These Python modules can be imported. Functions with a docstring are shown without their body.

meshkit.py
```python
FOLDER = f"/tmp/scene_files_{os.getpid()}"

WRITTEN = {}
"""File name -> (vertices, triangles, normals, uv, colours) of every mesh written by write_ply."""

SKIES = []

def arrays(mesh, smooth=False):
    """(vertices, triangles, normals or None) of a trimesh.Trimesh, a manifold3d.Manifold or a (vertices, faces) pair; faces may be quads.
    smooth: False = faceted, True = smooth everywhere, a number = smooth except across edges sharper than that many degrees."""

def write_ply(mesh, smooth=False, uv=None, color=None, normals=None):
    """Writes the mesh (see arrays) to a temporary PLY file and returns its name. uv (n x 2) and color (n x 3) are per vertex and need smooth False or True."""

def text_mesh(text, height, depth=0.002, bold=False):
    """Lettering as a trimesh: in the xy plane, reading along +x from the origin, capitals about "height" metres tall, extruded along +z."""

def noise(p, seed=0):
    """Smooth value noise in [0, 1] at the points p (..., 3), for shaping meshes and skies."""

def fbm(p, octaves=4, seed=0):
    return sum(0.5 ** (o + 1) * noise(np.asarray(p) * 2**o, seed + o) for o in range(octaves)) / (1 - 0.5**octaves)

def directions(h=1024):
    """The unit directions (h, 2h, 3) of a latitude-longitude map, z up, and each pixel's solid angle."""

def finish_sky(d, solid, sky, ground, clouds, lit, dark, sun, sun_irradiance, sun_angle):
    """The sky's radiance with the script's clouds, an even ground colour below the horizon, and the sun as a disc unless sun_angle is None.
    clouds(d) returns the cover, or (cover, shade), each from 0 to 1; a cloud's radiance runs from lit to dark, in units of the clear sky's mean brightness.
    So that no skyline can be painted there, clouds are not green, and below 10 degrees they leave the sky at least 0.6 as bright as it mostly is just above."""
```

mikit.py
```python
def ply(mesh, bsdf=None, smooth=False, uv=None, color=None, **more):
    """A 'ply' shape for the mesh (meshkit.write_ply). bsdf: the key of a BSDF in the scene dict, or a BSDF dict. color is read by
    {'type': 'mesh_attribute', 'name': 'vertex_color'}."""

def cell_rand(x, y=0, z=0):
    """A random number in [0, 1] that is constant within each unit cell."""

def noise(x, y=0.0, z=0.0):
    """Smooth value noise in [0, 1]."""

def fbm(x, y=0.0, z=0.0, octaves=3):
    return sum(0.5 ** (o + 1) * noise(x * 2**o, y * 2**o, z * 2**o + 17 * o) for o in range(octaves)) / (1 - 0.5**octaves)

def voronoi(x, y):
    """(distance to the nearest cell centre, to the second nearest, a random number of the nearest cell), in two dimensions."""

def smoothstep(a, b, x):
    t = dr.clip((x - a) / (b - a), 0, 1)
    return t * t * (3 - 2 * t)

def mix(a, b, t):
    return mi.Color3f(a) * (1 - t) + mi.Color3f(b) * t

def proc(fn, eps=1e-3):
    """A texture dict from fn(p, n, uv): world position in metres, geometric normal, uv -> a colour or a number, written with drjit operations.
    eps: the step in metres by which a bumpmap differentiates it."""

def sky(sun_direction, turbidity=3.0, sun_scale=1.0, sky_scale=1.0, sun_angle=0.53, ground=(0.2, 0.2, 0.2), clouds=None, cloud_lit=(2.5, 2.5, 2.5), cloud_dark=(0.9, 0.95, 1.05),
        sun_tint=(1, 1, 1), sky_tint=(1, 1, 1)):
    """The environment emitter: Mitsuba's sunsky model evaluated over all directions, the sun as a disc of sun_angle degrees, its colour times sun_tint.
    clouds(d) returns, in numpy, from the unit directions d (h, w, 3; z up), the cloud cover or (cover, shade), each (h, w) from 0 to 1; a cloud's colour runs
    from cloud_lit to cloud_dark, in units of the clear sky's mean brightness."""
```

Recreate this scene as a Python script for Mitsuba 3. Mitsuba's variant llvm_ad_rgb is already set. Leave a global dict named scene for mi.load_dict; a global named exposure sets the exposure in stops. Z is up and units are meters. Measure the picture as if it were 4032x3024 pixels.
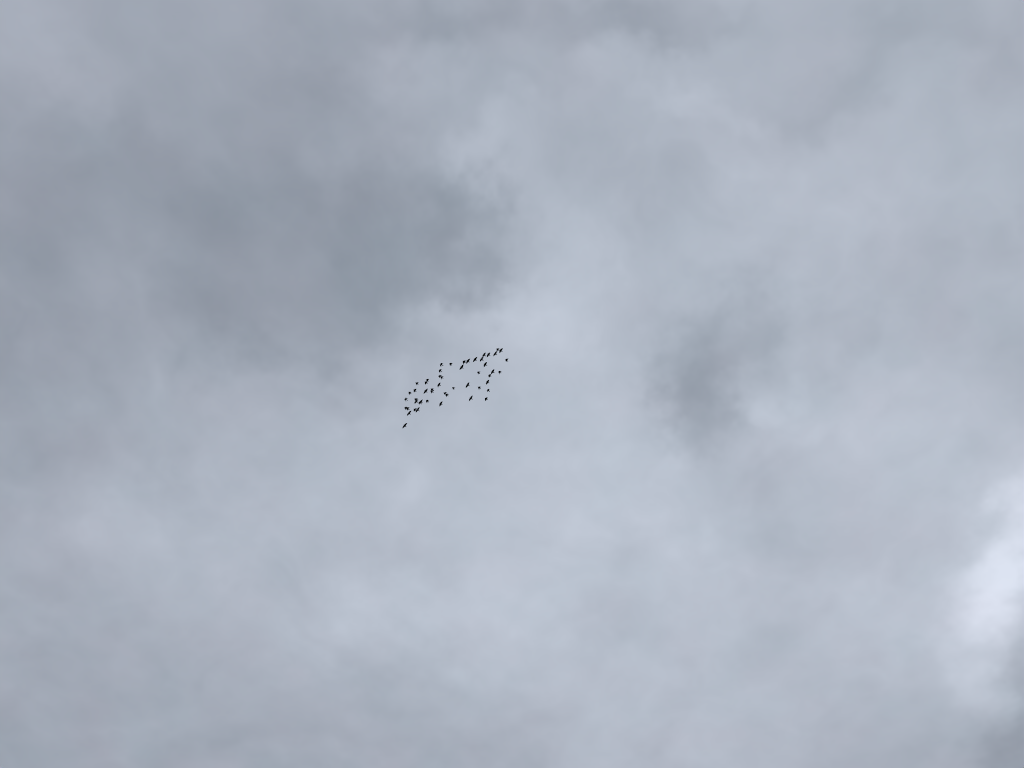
import math
import numpy as np
import trimesh
import manifold3d as m3
import mitsuba as mi
import mikit
import meshkit

T = mi.ScalarTransform4f
scene, labels = {}, {}

# ---------------------------------------------------------------- camera: held at eye height, tilted far up into the sky
PITCH = math.radians(65)
scene['camera'] = {'type': 'perspective', 'fov': 65, 'fov_axis': 'x', 'near_clip': 0.05, 'far_clip': 20000.0,
                   'to_world': T().look_at(origin=[0, 0, 1.6], target=[0, math.cos(PITCH), 1.6 + math.sin(PITCH)], up=[0, 0, 1])}

# ---------------------------------------------------------------- sky: a closed overcast deck, uneven in thickness
LIT, DARK = np.array([0.785, 0.815, 0.935]), np.array([0.185, 0.206, 0.254])
GAIN, CLEAR = 3.1, 0.21
exposure = 2.0

# cloud banks (negative: thicker, darker; positive: thinner, brighter), on the flat deck overhead in units of its height:
# east, north, half length, half width, direction, edge hardness, strength
BANKS = np.array([
    (-0.688, 0.412, 0.575, 0.378, 118, 1, -7), (-0.777, 0.592, 0.722, 0.128, 106, 1, -3), (-0.369, 0.168, 0.369, 0.219, 175, 1, -5), (0.091, 0.446, 0.345, 0.220, 87, 1, 14),
    (0.371, 0.225, 0.300, 0.250, -155, 1, 9), (0.065, 0.712, 0.313, 0.210, -179, 1, 6), (0.359, 0.844, 0.444, 0.362, -165, 1, 7), (-0.450, 0.671, 0.247, 0.198, 161, 1, 6),
    (0.768, 0.835, 0.082, 0.050, 67, 1, 28), (0.770, 0.746, 0.067, 0.036, 82, 1, 14), (0.791, 0.968, 0.114, 0.048, 86, 1, 11), (0.272, 1.104, 0.332, 0.163, -178, 1, 5),
    (0.769, 0.679, 0.069, 0.036, 69, 1, 20), (0.714, 0.835, 0.238, 0.139, 69, 1, 12), (0.902, 1.204, 0.104, 0.076, -158, 1, -22), (0.862, 1.019, 0.107, 0.037, 73, 1, -14),
    (-0.695, 1.193, 0.410, 0.227, 175, 1, -5), (-0.180, 0.266, 0.164, 0.090, 178, 1, -5), (-0.089, 0.272, 0.132, 0.083, -173, 3, -9), (-0.042, 0.275, 0.078, 0.047, 92, 2.5, -10),
    (-0.021, 0.269, 0.018, 0.015, 179, 1, 10), (-0.268, 0.272, 0.195, 0.096, 178, 1.3, -6), (0.053, 0.290, 0.122, 0.053, 88, 2, 6), (-0.395, 0.219, 0.087, 0.051, 175, 1, -4),
    (-0.505, 0.147, 0.084, 0.043, 176, 1, -3), (-0.245, 0.063, 0.049, 0.030, 176, 1, -6), (-0.215, 0.081, 0.037, 0.032, -170, 1, -4), (-0.447, 0.104, 0.104, 0.029, -149, 1, 5),
    (-0.199, 0.157, 0.034, 0.022, 176, 1, 4), (-0.564, 0.029, 0.081, 0.052, 169, 1, 10), (-0.633, 0.340, 0.090, 0.067, 126, 1, -5), (-0.596, 0.266, 0.054, 0.035, 169, 1, -4),
    (-0.524, 0.284, 0.063, 0.051, 148, 1, 6), (-0.381, 0.356, 0.037, 0.025, 172, 1, -3), (-0.411, 0.315, 0.079, 0.049, 174, 1, -4), (-0.113, 0.000, 0.063, 0.024, 179, 1, -8),
    (0.023, 0.000, 0.094, 0.028, -180, 1, -7), (0.097, 0.014, 0.032, 0.019, -178, 1, -6), (0.195, 0.000, 0.063, 0.019, -179, 1.5, -8), (0.154, 0.010, 0.042, 0.014, -179, 1, -3),
    (0.104, 0.048, 0.070, 0.025, -162, 1, 1), (0.249, 0.109, 0.062, 0.013, -157, 1, 6), (0.170, 0.073, 0.066, 0.020, -157, 1, 3), (-0.031, 0.136, 0.039, 0.032, 178, 1, 6),
    (-0.043, 0.157, 0.028, 0.022, 178, 1, 5), (-0.090, 0.073, 0.030, 0.027, 101, 1, 6), (-0.130, 0.115, 0.050, 0.031, 178, 1, -3), (0.002, 0.084, 0.065, 0.026, 162, 1, -6),
    (0.221, 0.157, 0.067, 0.033, -178, 1, -5), (0.081, 0.179, 0.051, 0.028, -179, 1, -4), (0.403, 0.078, 0.055, 0.026, 123, 1, -8), (0.353, 0.109, 0.050, 0.031, -174, 1, -6),
    (0.417, 0.014, 0.042, 0.024, -175, 1, -4), (0.536, 0.029, 0.069, 0.027, -154, 1, -8), (0.310, 0.196, 0.069, 0.045, -174, 1, 4), (0.171, 0.242, 0.036, 0.034, 47, 1, -5),
    (0.311, 0.446, 0.114, 0.075, -175, 1, -9), (0.280, 0.509, 0.063, 0.041, 91, 1.3, -20), (0.241, 0.439, 0.042, 0.038, 59, 1.4, -12), (0.325, 0.353, 0.040, 0.026, 96, 1, -13),
    (0.295, 0.412, 0.060, 0.038, 139, 1, -7), (0.242, 0.379, 0.068, 0.026, -179, 1, -3), (0.459, 0.392, 0.038, 0.026, -170, 1, -5), (0.357, 0.502, 0.049, 0.033, -149, 1, 7),
    (0.417, 0.517, 0.059, 0.036, -174, 1, 4), (0.075, 0.346, 0.077, 0.055, 86, 1, 1), (0.365, 0.663, 0.076, 0.048, -175, 1, -5), (0.512, 0.502, 0.130, 0.071, -175, 1, 5),
    (-0.634, 0.729, 0.113, 0.051, 177, 1, 7), (-0.549, 0.655, 0.076, 0.048, 172, 1, 4), (-0.324, 0.772, 0.062, 0.049, 107, 1, -6), (-0.374, 0.671, 0.056, 0.048, 158, 1, -4),
    (-0.181, 0.755, 0.050, 0.043, 169, 1, -6), (-0.114, 0.862, 0.103, 0.060, 179, 1, 9), (-0.083, 1.071, 0.626, 0.213, 180, 1, 4), (0.167, 0.919, 0.049, 0.044, 71, 1, -4),
    (0.510, 0.872, 0.133, 0.074, -176, 1, 6), (0.452, 0.781, 0.050, 0.031, -175, 1, -3), (-0.258, 1.104, 0.158, 0.087, 178, 1, -5), (-0.065, 0.372, 0.055, 0.026, 180, 1, 8),
    (-0.103, 0.412, 0.068, 0.034, 179, 1, 5), (-0.283, 0.402, 0.120, 0.052, 170, 1.3, -9), (-0.187, 0.366, 0.080, 0.045, 178, 1.2, -5), (-0.243, 0.439, 0.038, 0.027, 174, 1, -5),
    (-0.385, 0.467, 0.083, 0.035, 178, 1, 5), (-0.405, 0.696, 0.103, 0.054, 158, 1, 5), (-0.270, 0.592, 0.084, 0.044, 160, 1, 4), (-0.225, 0.881, 0.123, 0.045, 160, 1, 4),
    (-0.445, 0.872, 0.277, 0.130, 158, 1, 4), (-0.005, 0.968, 0.106, 0.050, 180, 1, 4), (-0.390, 1.019, 0.124, 0.062, 178, 1, -3),
])


def cloud_deck(d):
    z = np.maximum(d[..., 2], 0.05)
    p = np.stack([d[..., 0] / z, d[..., 1] / z, np.zeros_like(z)], -1)
    r = np.linalg.norm(p, axis=-1, keepdims=True)
    p = p * np.minimum(1, 12 / np.maximum(r, 1e-6))

    def f(scale, octaves, seed):
        return meshkit.fbm(p * scale + 100.0, octaves, seed) - 0.5

    # turbulence pushes the banks' outlines about and tears the fine structure into wisps
    w = p[..., :2] + 0.05 * np.stack([f(6, 3, 11), f(6, 3, 12)], -1) + 0.07 * np.stack([f(20, 5, 13), f(20, 5, 14)], -1) + 0.02 * np.stack([f(70, 3, 15), f(70, 3, 16)], -1)
    flow = p + 0.22 * np.stack([f(5, 3, 17), f(5, 3, 18), 0 * z], -1) + 0.05 * np.stack([f(24, 3, 19), f(24, 3, 20), 0 * z], -1)

    def wisps(scale, octaves, seed):
        n = sum(0.5 ** (k + 1) * np.abs(2 * meshkit.noise(flow * scale * 2.0 ** k + 100.0, seed + k) - 1) for k in range(octaves))
        return 0.40 - n / (1 - 0.5 ** octaves)

    level = 170 + 9 * f(1.6, 2, 21) + 8 * f(6, 4, 22) + (10 * wisps(7, 5, 40) + 6.5 * f(22, 5, 23)) * (0.55 + 0.9 * meshkit.noise(p * 2.3 + 50.0, 9))
    for e, n, a, b, t, hard, amp in BANKS:
        x, y = w[..., 0] - e, w[..., 1] - n
        c, s = math.cos(math.radians(t)), math.sin(math.radians(t))
        q = ((x * c + y * s) / a) ** 2 + ((y * c - x * s) / b) ** 2
        level = level + amp * np.exp(-0.5 * np.minimum(q, 60) ** hard)
    g = np.clip(level, 100, 240) / 255
    # the thinner the cloud, the more of the sky's blue comes through
    blue = np.exp(-0.5 * (p[..., 0] ** 2 + (p[..., 1] - 0.42) ** 2) / 0.36 ** 2)
    cover = 0.965 - 0.05 * np.clip((level - 150) / 45, 0, 1) - 0.09 * blue + 0.11 * f(14, 3, 31)
    lin = (((g + 0.055) / 1.055) ** 2.4 - (1 - cover) * CLEAR) / cover
    shade = (LIT[1] - lin) / (LIT[1] - DARK[1])
    return np.clip(cover, 0, 1), shade


scene['sky'] = mikit.sky([0.8, -0.5, 0.45], turbidity=4, sun_scale=0.02, sun_angle=14, clouds=cloud_deck,
                         cloud_lit=tuple(GAIN * LIT), cloud_dark=tuple(GAIN * DARK), sky_tint=(0.4, 1.5, 0.95), ground=(0.1, 0.1, 0.1))

# ---------------------------------------------------------------- ground (under the camera, out of view)
def grass(p, n, uv):
    t = mikit.fbm(p.x * 1.3, p.y * 1.3, 0.0, 4)
    return mikit.mix((0.035, 0.05, 0.02), (0.08, 0.09, 0.045), t)


scene['grass_earth'] = {'type': 'twosided', 'bsdf': {'type': 'diffuse', 'reflectance': mikit.proc(grass)}}
g = np.linspace(-1, 1, 41)
g = np.sign(g) * np.abs(g) ** 3 * 6000
gx, gy = np.meshgrid(g, g, indexing='ij')
gz = 0.5 * (meshkit.fbm(np.stack([gx / 40, gy / 40, gx * 0], -1), 3, 5) - 0.5) * np.minimum(1, np.hypot(gx, gy) / 30)
idx = np.arange(41 * 41).reshape(41, 41)
quads = np.stack([idx[:-1, :-1], idx[1:, :-1], idx[1:, 1:], idx[:-1, 1:]], -1).reshape(-1, 4)
scene['ground'] = mikit.ply((np.stack([gx, gy, gz], -1).reshape(-1, 3), quads), 'grass_earth', smooth=True)
labels['ground'] = {'kind': 'structure', 'label': 'rough grass ground below the camera'}

# ---------------------------------------------------------------- birds
def feathers(p, n, uv):
    t = mikit.fbm(p.x * 40, p.y * 40, p.z * 40, 3)
    return mikit.mix((0.012, 0.013, 0.018), (0.035, 0.037, 0.045), t)


scene['dark_feathers'] = {'type': 'twosided', 'bsdf': {'type': 'principled', 'base_color': mikit.proc(feathers), 'roughness': 0.75, 'specular': 0.2}}


def loft(rings):
    """A closed skin through rings of equally many points (ends closed by fans)."""
    rings = np.asarray(rings, float)
    k, n = rings.shape[:2]
    v = np.vstack([rings.reshape(-1, 3), rings[0].mean(0), rings[-1].mean(0)])
    f = []
    for i in range(k - 1):
        for j in range(n):
            a, b, c, d = i * n + j, i * n + (j + 1) % n, (i + 1) * n + (j + 1) % n, (i + 1) * n + j
            f += [(a, b, c), (a, c, d)]
    for j in range(n):
        f += [(k * n, (j + 1) % n, j), (k * n + 1, (k - 1) * n + j, (k - 1) * n + (j + 1) % n)]
    m = trimesh.Trimesh(v, f, process=False)
    if m.volume < 0:
        m.invert()
    return m3.Manifold(m3.Mesh(np.asarray(m.vertices, np.float32), np.asarray(m.faces, np.uint32)))


RING = np.linspace(0, 2 * math.pi, 14, endpoint=False)


def trunk(length):
    """Bill, head, breast and tail; x points forward, the shoulders are at the origin."""
    s = length / 0.33
    rows = [(0.141, 0.002, 0.002, -0.004), (0.126, 0.006, 0.006, -0.001), (0.119, 0.014, 0.013, 0.002), (0.104, 0.020, 0.020, 0.004), (0.082, 0.022, 0.022, 0.003),
            (0.064, 0.025, 0.026, -0.001), (0.040, 0.032, 0.034, -0.008), (0.008, 0.044, 0.041, -0.011), (-0.030, 0.037, 0.037, -0.008), (-0.070, 0.030, 0.027, -0.003),
            (-0.100, 0.026, 0.017, 0.001), (-0.120, 0.025, 0.009, 0.003)]
    body = loft([[(x * s, 1.12 * w * math.cos(t), z + h * math.sin(t)) for t in RING] for x, w, h, z in rows])
    rows = [(-0.095, 0.022, 0.008), (-0.130, 0.028, 0.005), (-0.165, 0.031, 0.004), (-0.192, 0.032, 0.003), (-0.200, 0.027, 0.002)]
    tail = loft([[(x * s - 0.006 * (1 - math.cos(t) ** 2 * 2) * (x < -0.15), 1.15 * w * math.cos(t), 0.004 + h * math.sin(t)) for t in RING] for x, w, h in rows])
    return body + tail


def wing(side, tip):
    """From the shoulder over the wrist to the tip; broad at the arm, pointed at the hand."""
    tip = np.array(tip)
    root = np.array([0.004, side * 0.012, 0.006])
    span = tip - root
    fwd = np.array([1.0, 0, 0])
    bend = max(0.0, -tip[0]) * 0.45
    wrist = root + 0.45 * span + fwd * (0.014 + bend) + np.array([0, side * 0.25 * bend, 0]) + np.array([0, 0, 0.012])
    ctrl = 2 * wrist - 0.5 * (root + tip)
    rings, fold = [], min(1.0, max(0.0, -tip[0]) / 0.2)
    for t in np.linspace(0, 1, 13):
        c = (1 - t) ** 2 * root + 2 * t * (1 - t) * ctrl + t * t * tip
        along = 2 * (1 - t) * (ctrl - root) + 2 * t * (tip - ctrl)
        along /= np.linalg.norm(along)
        across = fwd - along * (fwd @ along)
        across /= max(np.linalg.norm(across), 0.2)
        chord = fwd * (1 - 0.55 * t) + across * 0.55 * t
        chord /= np.linalg.norm(chord)
        up = np.cross(along, chord) * side
        up /= max(np.linalg.norm(up), 1e-3)
        width = (0.155 - 0.026 * fold) * (1 - min(t, 0.995) ** 2.3) ** 0.8 + 0.018
        thick = 0.011 * (1 - t) + 0.0025
        rings.append([c + chord * (width * (0.5 * math.cos(a) - 0.10)) + up * (thick * math.sin(a) + 0.012 * (1 - t) * math.cos(a / 2) ** 2) for a in RING])
    return loft(rings)


# shoulder position, heading, body length, tip of the left wing and of the right wing (forward, left, up of the shoulder), description
BIRDS = [
    ((-5.96, 27.17, 63.76), -141, 0.321, (-0.145, 0.045, 0.287), (-0.148, -0.250, 0.145), "black bird with swept-back wings, topmost of the upright column left of the flock's middle"),
    ((-5.24, 27.32, 64.21), -136, 0.306, (-0.063, 0.257, -0.189), (-0.073, -0.020, -0.316), "black bird with hooked wings, flying alone just right of the upright column's top bird"),
    ((-6.29, 28.70, 65.90), -142, 0.327, (-0.175, 0.068, 0.265), (-0.162, -0.238, 0.152), "black bird with bent wings, second from top in the upright column of birds"),
    ((-6.40, 29.50, 66.46), -142, 0.308, (-0.176, 0.061, 0.266), (-0.185, -0.212, 0.162), "black bird, upper left of the two overlapping ones in the upright column"),
    ((-6.03, 28.54, 64.17), -139, 0.302, (-0.083, 0.242, -0.201), (-0.086, -0.030, -0.312), "black bird, lower right of the two overlapping ones in the upright column"),
    ((-7.57, 29.94, 66.60), -139, 0.308, (-0.056, 0.287, -0.142), (0.019, 0.037, -0.322), "black bird with one wing lifted, upper of the touching pair at the flock's upper left"),
    ((-7.39, 29.03, 64.18), -141, 0.295, (-0.056, 0.242, -0.210), (-0.017, -0.061, -0.319), "black bird, lower of the touching pair at the flock's upper left"),
    ((-8.16, 29.03, 63.98), -141, 0.299, (-0.061, 0.257, -0.189), (-0.059, 0.012, -0.319), "small black bird flying alone left of the touching pair, on the flock's upper left edge"),
    ((-6.43, 29.97, 65.70), -147, 0.303, (-0.083, 0.123, 0.289), (-0.079, -0.303, 0.088), "black bird with wings open, lowest of the upright column, below the overlapping two"),
    ((-8.36, 29.63, 63.84), -139, 0.312, (0.007, 0.289, -0.148), (-0.009, -0.034, -0.323), "black bird with wings partly open on the left edge, second below the lone upper-left bird"),
    ((-8.92, 30.25, 64.67), -140, 0.307, (-0.049, 0.240, -0.213), (-0.060, -0.040, -0.317), "small folded-winged black bird just below left of the half-open one on the left edge"),
    ((-9.33, 31.07, 65.05), -140, 0.328, (-0.195, 0.051, 0.255), (-0.193, -0.225, 0.133), "small black bird with bent wings, third from the bottom along the far left edge"),
    ((-7.53, 30.15, 64.79), -138, 0.310, (0.022, 0.322, -0.038), (0.018, -0.194, -0.260), "black bird with long spread wings, just left of two birds stacked one above the other"),
    ((-7.14, 30.72, 66.35), -142, 0.353, (-0.095, 0.239, -0.199), (-0.074, -0.032, -0.315), "black bird with bent wings, upper of the two stacked birds left of the flock's centre"),
    ((-6.93, 29.83, 64.08), -140, 0.331, (-0.075, 0.237, -0.210), (-0.063, -0.027, -0.318), "black bird with bent wings, lower of the two stacked birds left of the flock's centre"),
    ((-6.02, 31.14, 66.39), -141, 0.315, (-0.066, 0.274, -0.162), (-0.126, 0.007, -0.299), "black bird, upper left of the slanting overlapping pair at the flock's centre"),
    ((-5.66, 30.24, 64.24), -140, 0.322, (-0.096, 0.254, -0.179), (-0.077, -0.033, -0.314), "black bird, lower right of the slanting overlapping pair at the flock's centre"),
    ((-5.17, 30.16, 65.45), -138, 0.299, (-0.083, 0.227, -0.217), (-0.061, -0.002, -0.319), "small black bird flying alone, above right of the slanting pair at the flock's centre"),
    ((-8.60, 31.56, 66.04), -139, 0.318, (-0.083, 0.265, -0.168), (0.042, 0.009, -0.322), "small black bird with bent wings, overlapping the wide-winged bird below it at lower left"),
    ((-8.25, 30.66, 63.80), -140, 0.313, (-0.084, 0.113, 0.293), (-0.052, -0.315, 0.063), "wide-winged black bird overlapping the small bird above it in the lower left cluster"),
    ((-8.21, 32.03, 66.50), -140, 0.301, (0.027, 0.316, -0.071), (-0.013, -0.020, -0.324), "black bird with raised wing, upper right of the side-by-side pair in the lower left cluster"),
    ((-7.96, 30.87, 63.95), -138, 0.320, (-0.074, 0.081, 0.306), (-0.142, -0.247, 0.156), "black bird, lower left of the side-by-side pair in the lower left cluster"),
    ((-7.40, 30.91, 64.40), -143, 0.314, (-0.085, 0.251, -0.189), (-0.060, -0.042, -0.317), "small black bird flying alone, just right of the side-by-side pair at lower left"),
    ((-6.23, 31.23, 64.44), -152, 0.295, (-0.043, 0.322, -0.014), (0.029, -0.112, -0.304), "black bird with spread wings, alone below the slanting pair, on the flock's lower edge"),
    ((-9.64, 32.72, 66.64), -140, 0.316, (-0.047, 0.274, -0.169), (-0.061, -0.018, -0.319), "black bird, left one of the overlapping pair at the far left edge"),
    ((-9.12, 31.58, 64.24), -143, 0.326, (-0.054, 0.280, -0.156), (-0.027, -0.014, -0.324), "black bird, right one of the overlapping pair at the far left edge"),
    ((-9.10, 32.38, 64.91), -138, 0.303, (-0.055, 0.212, 0.241), (-0.025, -0.324, 0.012), "black bird with long spread wings, second lowest of the whole flock"),
    ((-8.82, 32.87, 66.58), -137, 0.317, (-0.047, 0.295, -0.128), (0.012, -0.020, -0.324), "black bird with half-folded wings, touching the wing of a spread-winged bird near lower left"),
    ((-8.24, 31.71, 64.26), -141, 0.322, (-0.051, 0.209, 0.244), (-0.042, -0.321, 0.026), "spread-winged black bird whose lower wing touches the half-folded bird on its left, lower left"),
    ((-9.67, 33.99, 65.62), -134, 0.322, (-0.017, 0.304, 0.139), (-0.004, -0.260, -0.195), "black bird with long spread wings, lowest of the flock, alone at its lower left tip"),
    ((-4.09, 27.13, 64.25), -142, 0.311, (-0.012, 0.261, -0.194), (-0.003, -0.064, -0.319), "small black bird with half-folded wings, first in the long upper right line of birds"),
    ((-3.86, 27.81, 65.97), -142, 0.321, (-0.011, 0.324, -0.026), (0.011, -0.186, -0.266), "black bird with spread wings, close right of the small first bird in the upper line"),
    ((-4.38, 28.18, 65.48), -141, 0.327, (0.030, 0.324, -0.004), (0.031, -0.224, -0.234), "black bird with long spread wings, below the small first bird of the upper right line"),
    ((-3.25, 27.80, 66.29), -140, 0.309, (0.008, 0.325, -0.015), (0.038, -0.206, -0.249), "black bird with long spread wings, alone in the middle of the upper right line"),
    ((-2.45, 27.53, 66.67), -145, 0.332, (-0.068, 0.172, 0.267), (-0.042, -0.295, 0.130), "black bird with open wings, upper of two joined wing to wing in the upper line"),
    ((-2.56, 26.76, 63.90), -142, 0.307, (-0.056, 0.196, 0.253), (-0.075, -0.284, 0.139), "black bird with open wings, lower of two joined wing to wing in the upper line"),
    ((-2.00, 26.52, 64.39), -144, 0.310, (0.027, 0.285, -0.154), (0.013, -0.183, -0.268), "black bird with open wings, just right of the two joined ones in the upper line"),
    ((-1.46, 27.30, 66.39), -143, 0.314, (-0.041, 0.226, 0.230), (-0.023, -0.315, 0.077), "black bird with long wings, its upper tip touching the highest small bird at upper right"),
    ((-1.26, 26.70, 65.94), -142, 0.333, (-0.028, 0.248, -0.209), (0.022, -0.044, -0.321), "small black bird with half-folded wings, among the highest two, touching the one below it"),
    ((-0.96, 26.03, 64.10), -145, 0.305, (-0.019, 0.310, -0.095), (0.008, -0.153, -0.286), "black bird with spread wings, at the upper right end of the long upper line"),
    ((-0.51, 27.74, 65.99), -144, 0.326, (-0.034, 0.295, -0.132), (-0.005, -0.003, -0.325), "black bird with bent wings, farthest right of the whole flock, alone"),
    ((-2.34, 27.92, 65.47), -148, 0.332, (0.002, 0.315, -0.080), (0.015, -0.145, -0.290), "black bird with spread wings, alone below the two joined ones of the upper line"),
    ((-2.94, 28.73, 65.55), -146, 0.315, (-0.068, 0.252, -0.194), (-0.061, -0.002, -0.319), "small compact black bird, alone in the open middle of the flock's right half"),
    ((-1.72, 29.08, 66.53), -144, 0.327, (0.049, 0.316, -0.059), (0.041, -0.169, -0.275), "black bird with long spread wings, upper of the touching pair on the right side"),
    ((-1.92, 28.20, 63.77), -150, 0.291, (-0.012, 0.257, -0.199), (0.006, -0.045, -0.322), "small black bird with cupped wings, lower of the touching pair on the right side"),
    ((-1.10, 28.77, 65.78), -145, 0.312, (-0.087, 0.245, -0.195), (-0.084, -0.056, -0.309), "black bird with hooked wings, right of the touching pair on the flock's right side"),
    ((-2.18, 29.91, 66.14), -147, 0.318, (0.019, 0.310, -0.096), (0.024, -0.161, -0.281), "black bird with spread wings, just below the touching pair on the right side"),
    ((-3.78, 29.10, 63.81), -146, 0.296, (-0.041, 0.154, 0.283), (-0.020, -0.324, 0.004), "black bird with long spread wings, alone in the gap right of the flock's centre"),
    ((-2.93, 30.41, 66.05), -142, 0.329, (-0.037, 0.253, -0.201), (-0.050, -0.027, -0.320), "small black bird with bent wings, alone, second right of the spread bird in the gap"),
    ((-2.07, 30.04, 64.68), -145, 0.297, (-0.114, 0.054, 0.300), (-0.109, -0.220, 0.213), "smallest black bird, wings cupped, second from the bottom on the flock's right side"),
    ((-3.61, 30.92, 64.94), -145, 0.305, (-0.051, 0.221, 0.232), (-0.048, -0.321, 0.016), "black bird with long spread wings, lowest but one in the right half, alone"),
    ((-2.25, 30.47, 63.94), -150, 0.292, (-0.036, 0.260, -0.192), (0.007, -0.080, -0.315), "black bird with half-folded wings, at the lower right corner of the flock"),
]
for i, (at, heading, length, left, right, text) in enumerate(BIRDS):
    shape = trunk(length) + wing(1, left) + wing(-1, right)
    key = 'flying_bird' if i == 0 else f'flying_bird_{i:03d}'
    scene[key] = mikit.ply(shape, 'dark_feathers', smooth=40, to_world=T().translate(list(at)).rotate([0, 0, 1], heading))
    labels[key] = {'label': text, 'category': 'bird', 'group': 'dark birds flying together in one flock'}
